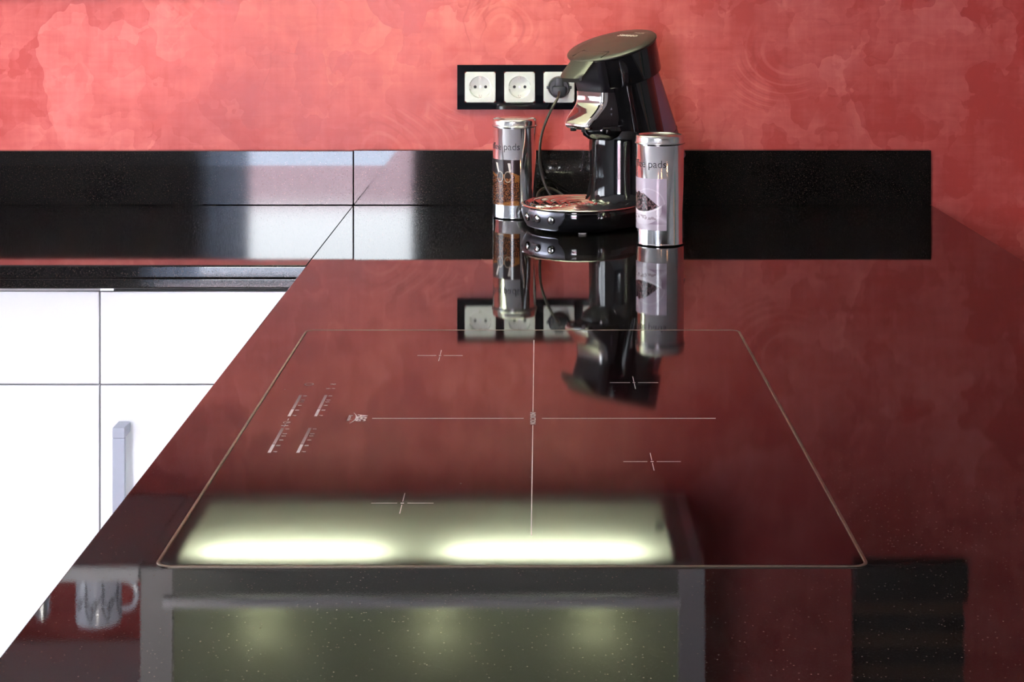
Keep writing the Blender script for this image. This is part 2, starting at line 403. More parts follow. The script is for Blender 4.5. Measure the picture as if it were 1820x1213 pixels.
# rear-room furniture and side walls' furniture (only in reflections)
dc = thing('tall_cabinet', 'dark tall cabinet against the wall behind the camera', 'cabinet', (1.55, RY0+.25, 0))
MB().box(-1.3, 1.3, -.245, .23, 0, 2.3, .005).build('cabinet_body', M['darkcab'], dc)
for i in range(4):
    MB().box(-1.29+i*.646, -1.29+i*.646+.64, .232, .25, .02, 2.28, .004).build('door', M['darkcab'], dc)
def wavy(x0, x1, z0_, z1_, amp, n, m, name, label, vertical_axis='x', pos=0):
    r = []
    for zz in (z0_, z1_):
        row = []
        for i in range(n*8+1):
            u = i/(n*8); row.append((x0+(x1-x0)*u, pos+amp*math.sin(u*n*2*PI), zz))
        r.append(row)
    mb_ = MB(); mb_.loft([r[0], r[1]], False, False, closed=False)
    if vertical_axis == 'y': mb_.map(lambda x, y, z: (y, x, z))
    return tag(mb_.build(name, m), label, 'curtain')
wavy(-1.66, -1.42, .02, 2.35, .02, 4, M['curtain'], 'sheer_curtain', 'sheer blue-grey curtain at the side of the patio door', pos=RY0+.05)
bl = thing('added_dimming_blind', 'pale translucent roller blind added to dim the left-hand window', 'blind', (RX0-.02, (LW[0]+LW[1])/2, LW[3]))  # unseen blind, added to cut the light from the left window
MB().tube([(0, -.74, -.02), (0, .74, -.02)], .018, 20, 1).build('roller', M['white'], bl)
MB().sheet((0, -.735, -.038), (0, .735, -.038), (0, .735, -1.17), (0, -.735, -1.17)).build('dimming_blind_cloth', M['blind'], bl, sm=False)
wavy(1.80, 1.95, .1, 2.3, .02, 3, M['green'], 'green_curtain', 'green curtain on the right-hand wall', 'y', RX1-.06)
tag(MB().box(RX1-.04, RX1-.001, 1.45, 1.58, .02, 2.1, .005).build('wooden_post', M['orange']), 'orange wooden upright on the right-hand wall', 'post')
for i, (x, y) in enumerate(((.35, .2), (-.35, .2), (.95, -.4), (.2, -.9), (1.5, .6))):
    h = thing('ceiling_spotlight', 'small warm halogen spotlight in the ceiling, ' + ['above the right rim of the hob', 'above the left aisle by the peninsula', 'behind and right of the camera', 'farthest back behind the camera', 'nearest the right-hand wall'][i], 'spotlight', (x, y, RZ1), group='ceiling halogen spotlights')
    MB().lathe([(.045, -.008), (.045, -.0005), (.028, -.0005), (.028, -.008)], 32, cap0=False, cap1=False).build('ring', M['alu'], h)
    MB().lathe([(.0, -.006), (.027, -.006), (.027, -.001), (.0, -.001)], 32, cap0=False, cap1=False).build('lamp', M['halogen'], h)

sl = bpy.data.lights.new('added_shelf_spot', 'SPOT'); sl.energy = 260; sl.color = (1, .93, .84); sl.spot_size = math.radians(15); sl.spot_blend = .8; sl.shadow_soft_size = .027  # extra beam added to brighten the open shelf and mug
so = bpy.data.objects.new('added_shelf_spot', sl); C.objects.link(so); so.location = (-.35, .2, RZ1-.02)
so.rotation_euler = (Vector((-.78, 2.6, W+.58))-Vector(so.location)).to_track_quat('-Z', 'Y').to_euler()

# ------------------------------------------------------------------ worktops
PX0, PX1, PY0 = -.3335, .706, .42      # peninsula
FR = 2.343                             # front edge of the left run
tag(MB().box(PX0, PX1, PY0, 2.955, W-.034, W, .0012).build('peninsula_worktop', M['granite']),
    'long polished black granite worktop running towards the camera under the cooker hob', 'worktop')
mb = MB()
prof = []
def arc(cx, cz, r, a0, a1, n=5): return [(cx+r*math.cos(math.radians(a0+(a1-a0)*i/n)), cz+r*math.sin(math.radians(a0+(a1-a0)*i/n))) for i in range(n+1)]
prof += arc(FR+.003, -.003, .003, 90, 180)
prof += arc(FR+.002, -.0165, .002, 180, 240, 3) + [(FR+.004, -.0187)]
prof += arc(FR+.002, -.0208, .002, 120, 180, 3)
prof += arc(FR+.003, -.031, .003, 180, 270)
prof += [(2.955, -.034), (2.955, 0)]
mb.loft([[(x, y, z+W) for y, z in prof] for x in (-2.3, PX0-.0007)])
tag(mb.build('back_worktop', M['granite_edge'], angle=50), 'black granite worktop with grooved front edge along the back wall over white cabinets', 'worktop')
SP = 2.937
tag(MB().box(-2.3, PX0-.0006, SP, SP+.0195, W+.0006, W+.0975, .0008).build('upstand', M['granite_edge']),
    'black granite upstand left of the vertical joint, reflecting the window', 'upstand')
tag(MB().box(PX0+.0006, .7045, SP, SP+.0195, W+.0006, W+.0985, .0008).build('upstand', M['granite_edge']),
    'black granite upstand behind the coffee machine and storage tins, ending on the right', 'upstand')

# ------------------------------------------------------------------ white base cabinets of the back run
CF = FR+.018          # plane of the fronts
def base_unit(x0, x1, label, handle_x):
    t = thing('base_cabinet', label, 'cabinet', ((x0+x1)/2, CF, 0), group='white base cabinets under the back worktop')
    hw = (x1-x0)/2
    MB().box(-hw+.0005, hw-.0005, .0215, .58, .1, W-.04, .001).build('cabinet_body', M['carcass'], t)
    MB().box(-hw+.002, hw-.002, .055, .57, 0.0, .098, 0).build('plinth', M['carcass'], t)
    MB().box(-hw+.0009, hw-.0009, 0, .019, .7252, W-.0412, .0015).build('drawer_front', M['white'], t)
    dr = MB().box(-hw+.0009, hw-.0009, 0, .019, .105, .7233, .0015).build('door', M['white'], t)
    if handle_x is not None:
        hx = handle_x-(x0+x1)/2
        # square bar handle with bracket ends
        m = MB().box(hx-.0085, hx+.0085, -.036, -.027, .43, .657, .001)
        m.box(hx-.0085, hx+.0085, -.0362, -.001, .657, .672, .001); m.box(hx-.0085, hx+.0085, -.0362, -.001, .415, .43, .001)
        m.build('door_handle', M['handle'], dr)
    return t
base_unit(-.6345, -.345, 'white base cabinet with a vertical metal bar handle, beside the granite peninsula', -.598)
base_unit(-1.2345, -.6345, 'plain white handleless base cabinet at the left edge of the photo', None)
base_unit(-1.8345, -1.2345, 'white base cabinet beyond the left edge of the photo', None)
rl = thing('recess_rail', 'narrow rail and painted shadow strip in the gap under the back worktop above the white fronts', 'rail', (0, CF+.003, W-.0378))
MB().box(-.613, -.345, 0, .015, -.0025, .0035).build('shadow_strip', M['gap'], rl, sm=False)  # black strip paints in the shade of the gap
MB().box(-.634, -.614, -.003, .015, -.0025, .0035, .0005).build('metal_clip', M['alu'], rl)
MB().box(-1.83, -.6355, 0, .015, -.0025, .0035).build('grey_strip', M['cabgrey'], rl, sm=False)

# peninsula base units (fronts face the aisle, hidden under the worktop from here)
for i in range(3):
    ya = .46+i*.6
    t = thing('peninsula_cabinet', ['white cabinet under the camera end of the peninsula', 'white cabinet under the middle of the peninsula', 'white cabinet under the peninsula next to the corner'][i],
              'cabinet', (0, ya+.3, 0), group='white base cabinets under the peninsula')
    MB().box(-.29, .68, -.299, .299, .1, W-.036, .001).build('cabinet_body', M['carcass'], t)
    MB().box(-.26, .66, -.297, .297, 0, .098).build('plinth', M['carcass'], t)
    MB().box(-.311, -.292, -.2975, .2975, .7252, W-.042, .0015).build('drawer_front', M['white'], t)
    MB().box(-.311, -.292, -.2975, .2975, .105, .7225, .0015).build('door', M['white'], t)

# ------------------------------------------------------------------ induction hob
HX0, HX1, HY0, HY1 = -.2742, .2356, 1.1620, 1.9218
HZ = .0009
hob = thing('induction_hob', 'large black glass induction hob with thin metal rim set on the worktop', 'hob', (0, 0, W))
def rrect(x0, x1, y0, y1, r, n=8):
    p = []
    for cx, cy, a0 in ((x1-r, y1-r, 0), (x0+r, y1-r, 90), (x0+r, y0+r, 180), (x1-r, y0+r, 270)):
        p += [(cx+r*math.cos(math.radians(a0+90*i/n)), cy+r*math.sin(math.radians(a0+90*i/n))) for i in range(n+1)]
    return p
def rr3(ins, z, r=.011): return [(x, y, z) for x, y in rrect(HX0+ins, HX1-ins, HY0+ins, HY1-ins, max(r-ins, .002))]
MB().loft([rr3(.0030, .0003), rr3(.0030, HZ-.0002), rr3(.0034, HZ)]).build('glass_top', M['glass'], hob)
MB().loft([rr3(.0, .0002), rr3(.0, .0006), rr3(.0006, HZ+.0002), rr3(.0022, HZ+.0002), rr3(.0028, HZ-.0006), rr3(.0028, .0002), rr3(0, .0002)], False, False).build('metal_rim', M['rim'], hob)
PZ = HZ+.00005
def flat(mb_, x0, x1, y0, y1): return mb_.box(x0, x1, y0, y1, PZ, PZ+.00012)
lw = .00035
for n_, (x0, x1, y0, y1) in enumerate(((-.1575, -.0145, 1.5437-lw, 1.5437+lw), (.0027, .1668, 1.5437-lw, 1.5437+lw), (-.0058-lw, -.0058+lw, 1.567, 1.868), (-.0058-lw*1.2, -.0058+lw*1.2, 1.2255, 1.521))):
    flat(MB(), x0, x1, y0, y1).build('printed_line', M['print_'], hob, sm=False)
for cx, cy in ((-.1086, 1.794), (.0975, 1.677), (.0974, 1.4084), (-.1086, 1.299)):
    m = MB(); h = .00028; a = .0248
    flat(m, cx-a, cx-.004, cy-h, cy+h); flat(m, cx+.004, cx+a, cy-h, cy+h)
    flat(m, cx-h, cx+h, cy-a, cy-.004); flat(m, cx-h, cx+h, cy+.004, cy+a); flat(m, cx-.0013, cx+.0013, cy-.0007, cy+.0007)
    m.build('printed_cross', M['print_'], hob, sm=False)
def hob_text(s, x, y, size, stretch=1.0, name='printed_lettering', par=None, align='CENTER', m='print_', bold=0.0, space=1.0):
    vs_, fs_ = text_geo(s, size, 0, stretch, space, align, bold)   # reads from the aisle: right = -Y, up = +X
    mb_ = MB().add([(x+b, y-a, PZ+.00012) for a, b, c in vs_], fs_)
    return mb_.build(name, M[m], par or hob, sm=False)
hob_text('INDUCTION', -.0082, 1.5437, .0073, 1.0, bold=.00008)
hob_text('AEG', -.1722, 1.5450, .0132, .90, bold=.0004)
hob_text('Electrolux', -.1805, 1.5450, .0052, .92, bold=.0001)
m = MB()
for i in range(14):
    a0 = -.018+.036*i/14; a1 = -.018+.036*(i+1)/14
    f = lambda q: -.1745+.0030-.0042*(q/.018)**2-.0012
    wd = lambda q: .0007*(1-.6*abs(q)/.018)
    m.add([(f(a0)-wd(a0), 1.5450+a0, PZ), (f(a0)+wd(a0), 1.5450+a0, PZ), (f(a1)+wd(a1), 1.5450+a1, PZ), (f(a1)-wd(a1), 1.5450+a1, PZ)], [(0, 1, 2, 3)])
m.build('printed_arc', M['print_'], hob, sm=False)
for x, ya, yb in ((-.2372, 1.6275, 1.551), (-.2120, 1.6275, 1.551), (-.2368, 1.511, 1.4345), (-.2116, 1.511, 1.4345)):
    m = MB(); L = ya-yb
    n = 34
    for i in range(n):                         # graduated bar: separate ticks that grow together
        q = i/n; y = ya-L*.66*q; m_w = L*.66/n
        flat(m, x-.0014, x+.0014, y-m_w*(.22+.55*q), y)
    g = m.build('power_scale', M['faintprint'], hob, sm=False)
    flat(MB(), x-.0014, x+.0014, yb, ya-L*.68).build('scale_end', M['print_'], g, sm=False)
    vv = MB()
    for s, q in (('0', .04), ('3', .24), ('5', .335), ('8', .50), ('10', .72), ('P', .965)):
        a_, f_ = text_geo(s, .0052, 0, .8, .9, 'CENTER', .0001)
        vv.add([(x+.0029+b, ya-L*q-a, PZ+.00012) for a, b, c in a_], f_)
    vv.build('scale_digits', M['print_'], g, sm=False)
def ring(cx, cy, r, w_, a0=0, a1=360, n=28):
    m = MB(); pts = []
    for i in range(n+1):
        a = math.radians(a0+(a1-a0)*i/n); pts.append(((cx+(r-w_)*math.cos(a), cy+(r-w_)*math.sin(a), PZ+.0001), (cx+r*math.cos(a), cy+r*math.sin(a), PZ+.0001)))
    for p, q in zip(pts, pts[1:]): m.add([p[0], p[1], q[1], q[0]], [(0, 1, 2, 3)])
    return m
o = ring(-.2348, 1.6703, .0046, .0005); o.build('power_symbol', M['print_'], hob, sm=False)
m = ring(-.2103, 1.6703, .0026, .0004, 110, 250); m.v += []; 
r2 = ring(-.2103, 1.6703, .0026, .0004, -70, 70); m.add(r2.v, r2.f)
flat(m, -.2112, -.2094, 1.6698, 1.6708); m.build('lock_symbol', M['print_'], hob, sm=False)
hob_text('H', -.2152, 1.653, .0050, .8, 'printed_symbol'); hob_text('F', -.2098, 1.653, .0050, .8, 'printed_symbol'); hob_text('-', -.2122, 1.653, .005, .8, 'printed_symbol')
m = MB(); flat(m, -.2362-.0004, -.2362+.0004, 1.537, 1.5425); m.build('minus_symbol', M['print_'], hob, sm=False)
m = ring(-.2360, 1.5300, .0034, .0004); flat(m, -.2362, -.2335, 1.5297, 1.5303); flat(m, -.2363, -.2357, 1.527, 1.530); m.build('timer_symbol', M['print_'], hob, sm=False)
m = MB(); flat(m, -.2362-.0004, -.2362+.0004, 1.516, 1.5225); flat(m, -.2395, -.2329, 1.5189, 1.5197); m.build('plus_symbol', M['print_'], hob, sm=False)

# ------------------------------------------------------------------ socket strip on the back wall
sk = thing('socket_strip', 'black glass four-gang socket frame with cream power sockets on the red wall', 'socket', (-.1475, WALL, W+.1713))
FW, FH = .293, .0802
cxs = [.0415+.0710*i for i in range(4)]
def framemesh():
    m = MB()
    xs = [0]+[v for c in cxs for v in (c-.0282, c+.0282)]+[FW]
    # front face pieces around the openings; depth 9 mm
    m.box(0, FW, -.009, -.0005, 0, FH/2-.0279, .0); m.box(0, FW, -.009, -.0005, FH/2+.0279, FH, .0)
    for i in range(0, len(xs), 2): m.box(xs[i], xs[i+1], -.009, -.0005, FH/2-.0279, FH/2+.0279)
    return m
framemesh().build('frame', M['frame'], sk, sm=False)
def socket(cx):
    n = 48; r = .0198; h = .0277
    def sq(a, hh):
        c, s = math.cos(a), math.sin(a); k = hh/max(abs(c), abs(s)); return c*k, s*k
    A = [2*PI*(i+.5)/n for i in range(n)]
    # square plate with a round recess
    m = MB()
    rings = [[(cx+sq(a, h)[0], -.001, FH/2+sq(a, h)[1]) for a in A], [(cx+sq(a, h)[0], -.0105, FH/2+sq(a, h)[1]) for a in A],
             [(cx+sq(a, h-.0008)[0], -.0112, FH/2+sq(a, h-.0008)[1]) for a in A],
             [(cx+(r+.0005)*math.cos(a), -.0112, FH/2+(r+.0005)*math.sin(a)) for a in A], [(cx+r*math.cos(a), -.0106, FH/2+r*math.sin(a)) for a in A],
             [(cx+(r-.0008)*math.cos(a), -.0012, FH/2+(r-.0008)*math.sin(a)) for a in A]]
    m.loft(rings, False, True)
    o_ = m.build('socket_insert', M['socket'], sk, angle=25)
    for dx in (-.0095, .0095):
        MB().loft([[(cx+dx+.0027*math.cos(a), yy, FH/2+.0027*math.sin(a)) for a in A] for yy in (-.0018, -.0011)]).build('pin_hole', M['hole'], o_)
    for s_ in (1, -1):
        q = MB()
        q.box(cx-.0024, cx+.0024, -.0088, -.0011, FH/2+s_*.0186-.0012, FH/2+s_*.0186+.0012, .0003)
        q.box(cx-.0024, cx-.0014, -.003, -.0011, FH/2+s_*.0160-.002, FH/2+s_*.0160+.002); q.box(cx+.0014, cx+.0024, -.003, -.0011, FH/2+s_*.0160-.002, FH/2+s_*.0160+.002)
        q.build('earth_clip', M['clip'], o_)
    q = MB().loft([[(cx+.0019*math.cos(a), yy, FH/2+.0019*math.sin(a)) for a in A] for yy in (-.0022, -.0011)])
    q.build('screw', M['alu'], o_)
    # side guide notches
    for s_ in (1, -1): MB().box(cx+s_*.0193-.0022, cx+s_*.0193+.0022, -.0100, -.0011, FH/2-.003, FH/2+.003, .0003).build('guide_rib', M['socket'], o_)
for c in cxs: socket(c)

# ------------------------------------------------------------------ coffee machine (local +x = towards its front)
ang = math.atan2(-.682, -.731)
cm = thing('coffee_machine', 'glossy black pod coffee machine with chrome spout and round chrome drip tray', 'coffee machine', (.067, 2.690, W), ang)
def sup(a, b, n, p=2.0, cx=0, cy=0):
    out = []
    for i in range(n):
        t = 2*PI*i/n; c, s = math.cos(t), math.sin(t)
        out.append((cx+a*math.copysign(abs(c)**(2/p), c), cy+b*math.copysign(abs(s)**(2/p), s)))
    return out
TH = math.radians(18)
LC = Vector((-.075, 0, .2965)); UU = Vector((math.cos(TH), 0, -math.sin(TH))); VV = Vector((0, 1, 0)); WW = Vector((math.sin(TH), 0, math.cos(TH)))
def tl(u, v, w_): return tuple(LC+UU*u+VV*v+WW*w_)
def tring(a, b, w_, cu=0, p=2.0, n=72): return [tl(x, y, w_) for x, y in sup(a, b, n, p, cu)]
# lid: slightly domed disc
MB().loft([tring(.0765, .0745, -.0035), tring(.0778, .0758, -.0015), tring(.0778, .0758, .0000), tring(.0768, .0748, .0012), tring(.060, .058, .0026), tring(.035, .034, .0036), tring(.010, .010, .0040)]).build('lid', M['lid'], cm, angle=60)
lidtop = lambda u, v: .0042-.0016*min(1, (u*u+v*v)/.0036)-.0004
# brew head ring
MB().loft([tring(.062, .067, -.0562, -.004), tring(.068, .0715, -.0550, -.004), tring(.069, .0722, -.052, -.004), tring(.0715, .0738, -.006, -.0035), tring(.0715, .0738, -.0037, -.0035)]).build('head_ring', M['gloss'], cm, angle=50)
# leaning body under the head
rings = []
for k in range(13):
    q = k/12; z_w = -.0565-(.0565+.10)*0 - q*.150
    bend = -.0
    rings.append([tuple(Vector(tl(x, y, z_w))) for x, y in sup(.050, .064-.004*q, 72, 2.3, .004)])
MB().loft(rings).build('upper_body', M['gloss'], cm, angle=50)
# smoky water tank at the back
rings = []
for k in range(13):
    q = k/12
    rings.append([tl(x, y, -.0575-q*.165) for x, y in sup(.056, .056, 72, 2.2, -.013-.020*q)])
MB().loft(rings).build('water_tank', M['tank'], cm, angle=50)
m = MB().loft([[tl(x, y, wv) for x, y in sup(.0565, .0565, 72, 2.2, -.0130-.020*q)] for wv, q in ((-.170, .70), (-.171, .70))]); m.build('tank_seam', M['gloss'], cm, angle=50)
# lower column, flaring softly into the base
prof = [(.066, .036), (.060, .042), (.0575, .055), (.056, .08), (.056, .13), (.0545, .15), (.050, .158), (.044, .160)]
MB().lathe(prof, 72, (-.100, 0)).build('column', M['gloss'], cm, angle=50)
# back foot section under the tank
def hull(r0, r1, x1, n=36, x0=0):
    p = []
    for i in range(n+1):
        a = -PI/2+PI*i/n; p.append((x0+r0*math.cos(a), r0*math.sin(a)))
    for i in range(n+1):
        a = PI/2+PI*i/n; p.append((x1+r1*math.cos(a), r1*math.sin(a)))
    return p
def hr(g, z, r0=.0945, r1=.070): return [(x, y, z) for x, y in hull(r0-g, r1-g, -.135)]
MB().loft([hr(.012, .0035), hr(.008, .0060), hr(.0025, .014), hr(.0005, .026), hr(0, .034), hr(.0015, .0365)]).build('base', M['gloss'], cm, angle=40)
MB().loft([[(x, y, z) for x, y in sup(.058, .060, 60, 2.4, -.152)] for z in (.037, .075, .082)]).build('tank_holder', M['gloss'], cm, angle=40)
for fx, fy in ((.045, .052), (.045, -.052), (-.16, .04), (-.16, -.04)):
    MB().lathe([(.006, .0), (.0065, .0005), (.0065, .0038), (.006, .0040)], 24, (fx, fy)).build('foot', M['rubber'], cm)
# drip tray: chrome rim plus swirling pressed rings
MB().lathe([(.0925, .0368), (.0958, .0375), (.0965, .0392), (.0952, .0408), (.0915, .0412), (.0885, .0404), (.087, .0392)], 96, cap0=False, cap1=False).build('tray_rim', M['traychrome'], cm, angle=60)
m = MB(); NR, NS = 90, 144; vs_ = []; fs_ = []
for i in range(NR+1):
    r = .0872*i/NR
    for j in range(NS):
        a = 2*PI*j/NS
        ph = r/.0872*5.0*2*PI+1.0*a
        z = .0394+.0018*math.sin(ph)*min(1, r/.015)*min(1, (.0872-r)/.004) - .0016*(1-(r/.0872)**2)
        vs_.append((r*math.cos(a), r*math.sin(a), z))
for i in range(NR):
    for j in range(NS):
        k = (j+1) % NS; fs_.append((i*NS+j, i*NS+k, (i+1)*NS+k, (i+1)*NS+j))
m.add(vs_, fs_).build('drip_tray', M['traychrome'], cm, angle=80)
# control panel wrapped round the front of the base
def panel(a0, a1, out, zt, zb, n=40):
    g = []
    for i in range(n+1):
        q = i/n; a = math.radians(a0+(a1-a0)*q)
        e = min(q, 1-q)/.5; low = zb+(zt-zb)*.72*(max(0, 1-e/.34))**2.2
        g.append((a, low))
    rows = []
    for lvl in range(7):
        row = []
        for a, low in g:
            z = zt+(low-zt)*lvl/6
            rad = .0945+out-(.0105*max(0, (.0335-z)/.0335)**1.5)
            if lvl in (0, 6): rad -= .002
            row.append((rad*math.cos(a), rad*math.sin(a), z))
        rows.append(row)
    inner = [[((.088)*x/math.hypot(x, y), (.088)*y/math.hypot(x, y), z) for x, y, z in row] for row in (rows[0], rows[-1])]
    m = MB(); m.loft([inner[0]]+rows+[inner[1], inner[0]], False, False, closed=False)
    e0 = [r_[0] for r_ in [inner[0]]+rows+[inner[1]]]; e1 = [r_[-1] for r_ in [inner[0]]+rows+[inner[1]]]
    m.add(e0, [tuple(range(len(e0)))]); m.add(e1, [tuple(range(len(e1)))])
    return m
pn = panel(-46, 31, .0022, .0362, .0055).build('control_panel', M['bezel'], cm, angle=55)
for k, aa in enumerate((-17, 0, 17)):
    a = math.radians(aa); rr = .0945+.0022-.0014
    c_ = Vector((rr*math.cos(a), rr*math.sin(a), .0235)); N = Vector((math.cos(a), math.sin(a), -.12)).normalized(); T = Vector((-math.sin(a), math.cos(a), 0)); B = N.cross(T)
    def disc(prof_, n=32): return [[tuple(c_+N*h+T*r*math.cos(2*PI*i/n)+B*r*math.sin(2*PI*i/n)) for i in range(n)] for r, h in prof_]
    MB().loft(disc([(.0068, -.002), (.0068, .0010), (.0062, .0016), (.0056, .0010), (.0056, -.001)]), True, True).build('button_ring', M['gloss'], pn, angle=60)
    bt = MB().loft(disc([(.0055, -.001), (.0054, .0010), (.0045, .0019), (.0025, .0025), (.0006, .0027)]), True, True).build('button', M['chrome'], pn, angle=60)
    s_ = MB()
    for dx in ((0,) if k != 1 else (0,)) if k != 2 else (-.0016, .0016):
        q = []
        for i in range(17):
            t = 2*PI*i/16
            q.append([tuple(c_+N*(.0029)+T*(dx+rr_*math.cos(t))+B*(rr_*math.sin(t))) for rr_ in (.0009, .0015)])
        for p_, q_ in zip(q, q[1:]): s_.add([p_[0], p_[1], q_[1], q_[0]], [(0, 1, 2, 3)])
    s_.build('button_symbol', M['ink'], pn, sm=False)
# front block between lever and spout
def rounded(xf, xb, hw, z, r, n=6, skew=0.0):
    p = rrect(xb, xf, -hw, hw, r, n); return [(x, y, z+skew*(x-xf)) for x, y in p]
MB().loft([rounded(-.030, -.085, .030, .2180, .006), rounded(-.022, -.085, .0325, .2225, .008), rounded(-.0155, -.085, .035, .245, .008), rounded(-.0105, -.085, .0365, .262, .008), rounded(-.0085, -.085, .0368, .2710, .008, skew=-.28)]).build('front_block', M['satin'], cm, angle=50)
# spout: dark side block and chrome cowl over it
sp_prof = [(.2215, -.0215, .0305), (.214, -.0215, .0305), (.207, -.0210, .0303), (.200, -.0185, .030), (.194, -.0130, .0295), (.188, -.0065, .029), (.182, -.0000, .0285), (.176, .0055, .0275), (.171, .0095, .0265), (.1675, .0108, .0260), (.1655, .0100, .0255)]
MB().loft([rounded(x-.0025, -.075, hw-.0004+(.0025 if i < 8 else .001), z-.0012, .004) for i, (z, x, hw) in enumerate(sp_prof)]+[rounded(.000, -.070, .024, .1600, .006)]).build('spout_block', M['darkgrey'], cm, angle=50)
m = MB(); rows = []
for z, x, hw in sp_prof:      # chrome cowl: front face plus rounded shoulders, open at the back
    row = []
    r = .007
    cyc = [(-hw-.0004-.002, x-.011)] + [(-hw-.0004-.002+r-r*math.cos(math.radians(90*i/8)), x-r+r*math.sin(math.radians(90*i/8))) for i in range(9)]
    for y_, x_ in cyc: row.append((x_, y_, z))
    for y_, x_ in reversed(cyc): row.append((x_, -y_, z))
    rows.append(row)
bot = [(x-.003, y*.93, z-.0030) for x, y, z in rows[-1]]
m.loft(rows+[bot], True, True, closed=False)
m.build('spout_cowl', M['chrome'], cm, angle=60)
for dy in (.013, -.013):
    MB().lathe([(.0045, .1575), (.0052, .1585), (.0052, .1645), (.0045, .165)], 20, (.002, dy)).build('nozzle', M['gloss'], cm)
for zc, up in ((.1925, 1), (.1865, -1)):
    yy = .0333
    MB().add([(-.0385, yy, zc), (-.0425, yy, zc), (-.0405, yy, zc+.004*up), (-.0385, yy-.0004, zc), (-.0425, yy-.0004, zc), (-.0405, yy-.0004, zc+.004*up)], [(0, 1, 2), (3, 5, 4), (0, 3, 4, 1), (1, 4, 5, 2), (2, 5, 3, 0)]).build('arrow_mark', M['handle'], cm, sm=False)
# bowl under the spout
MB().lathe([(.012, .1405), (.026, .1420), (.034, .148), (.0365, .156), (.037, .1635), (.035, .1655)], 48, (-.055, 0)).build('pod_chamber', M['gloss'], cm, angle=50)
# lever on the lid
st = [(.0445, .0300, .0038), (.047, .0325, .0046), (.058, .0320, .0042), (.068, .0285, .0030), (.078, .0262, .0000), (.090, .0262, -.0052), (.102, .0265, -.0112), (.109, .0250, -.0152), (.1120, .0205, -.0172)]
rings = []
for u, hw, w_ in st:
    row = []
    for i in range(15):
        v = -1+2*i/14; row.append(tl(u-(.006*v*v if u < .06 else .004*v**4), hw*v, w_-.0012*v**4))
    low = [tl(u-(.006*(-1+2*i/14)**2 if u < .06 else .004*(-1+2*i/14)**4), hw*(-1+2*i/14)*.97, w_-.0065) for i in range(14, -1, -1)]
    rings.append(row+low)
lv = MB().loft(rings).build('lever', M['lid'], cm, angle=40)
sm_ = [tl(st[0][0]-.0012-.006*(v/.030)**2, v, .0036) for v in [-.030+.060*i/16 for i in range(17)]]
MB().tube([tl(.062, -.0335, .0020)]+sm_+[tl(.062, .0335, .0020)], .0006, 8, 2).build('lever_seam', M['gap'], cm)
q = MB()
for rad in (.0115, .0085):
    pts = []
    for i in range(29):
        t = 2*PI*i/28; out = []
        for r_ in (rad-.0003, rad+.0003):
            u = .083+r_*math.cos(t); v = r_*1.15*math.sin(t)
            w_ = .0046 if u < .05 else None
            for (ua, _, wa), (ub, _, wb) in zip(st, st[1:]):
                if ua <= u <= ub: w_ = wa+(wb-wa)*(u-ua)/(ub-ua)
            out.append(tl(u, v, (w_ if w_ is not None else 0)+.0004))
        pts.append(out)
    for p_, q_ in zip(pts, pts[1:]): q.add([p_[0], p_[1], q_[1], q_[0]], [(0, 1, 2, 3)])
q.build('embossed_emblem', M['satin'], lv, sm=False)
# lettering printed near the back of the lid; reads from the front: right = +y local, up = -u
def lid_text(s, u0, size, stretch, al, off, bold):
    a_, f_ = text_geo(s, size, 0, stretch, 1.0, al, bold)
    MB().add([tl(u0-b, a+off, lidtop(u0-b, a+off)+.0006) for a, b, c in a_], f_).build('lid_lettering', M['socket'], cm, sm=False)
lid_text('Senseo', -.036, .0150, 1.05, 'CENTER', .002, .00035)
lid_text('PHILIPS', -.053, .0062, 1.1, 'RIGHT', .026, .0001)
# power cord and plug (built in world coordinates, then brought into the machine's frame)
inv = Matrix.Rotation(-ang, 4, 'Z')@Matrix.Translation((-.067, -2.690, -W))
def px(x, y, d): return Vector(((x-958)*d/2906, d, W+EYE-(y+57)*d/2906))
plug_c = Vector((-.1475+cxs[2], WALL-.030, W+.1713+FH/2))
cp = [plug_c+Vector((0, -.020, -.006)), px(991, 175, 2.885), px(980, 195, 2.87), px(968, 222, 2.865), px(961, 250, 2.86), px(959.5, 285, 2.855), px(965, 318, 2.85), px(977, 345, 2.845), px(993, 363, 2.845),
      px(1018, 374, 2.86), Vector((.12, 2.885, W+.003)), Vector((.06, 2.905, W+.003)), Vector((.005, 2.893, W+.010)), px(955, 355, 2.865), px(958, 341, 2.875), px(972, 334, 2.885), px(990, 340, 2.89), px(1006, 351, 2.89), px(1030, 362, 2.89), Vector((.13, 2.88, W+.014)), Vector((.155, 2.862, W+.022))]
cb = MB().tube(cp, .0024, 12, 10); cb.map(lambda x, y, z: (inv@Vector((x, y, z)))[:])
cdo = cb.build('power_cord', M['cord'], cm)
pg = MB(); nA = 48
def disc_y(r, y): return [(plug_c.x+r*math.cos(2*PI*i/nA), y, plug_c.z+r*math.sin(2*PI*i/nA)) for i in range(nA)]
fy = WALL-.0120
pg.loft([disc_y(.0172, WALL-.004), disc_y(.0184, fy), disc_y(.0184, fy-.010), disc_y(.0165, fy-.0135)])
pg.box(plug_c.x-.0075, plug_c.x+.0075, fy-.020, fy-.010, plug_c.z+.001, plug_c.z+.0185, .0015)
pg.box(plug_c.x-.0125, plug_c.x+.0125, fy-.024, fy-.010, plug_c.z-.0135, plug_c.z+.0035, .0025)
for s_ in (1, -1): pg.box(plug_c.x+s_*.0195-.003, plug_c.x+s_*.0195+.003, fy-.007, fy-.0015, plug_c.z-.0025, plug_c.z+.0025, .0006)
pg.map(lambda x, y, z: (inv@Vector((x, y, z)))[:]); pg.build('plug', M['plug'], cdo)

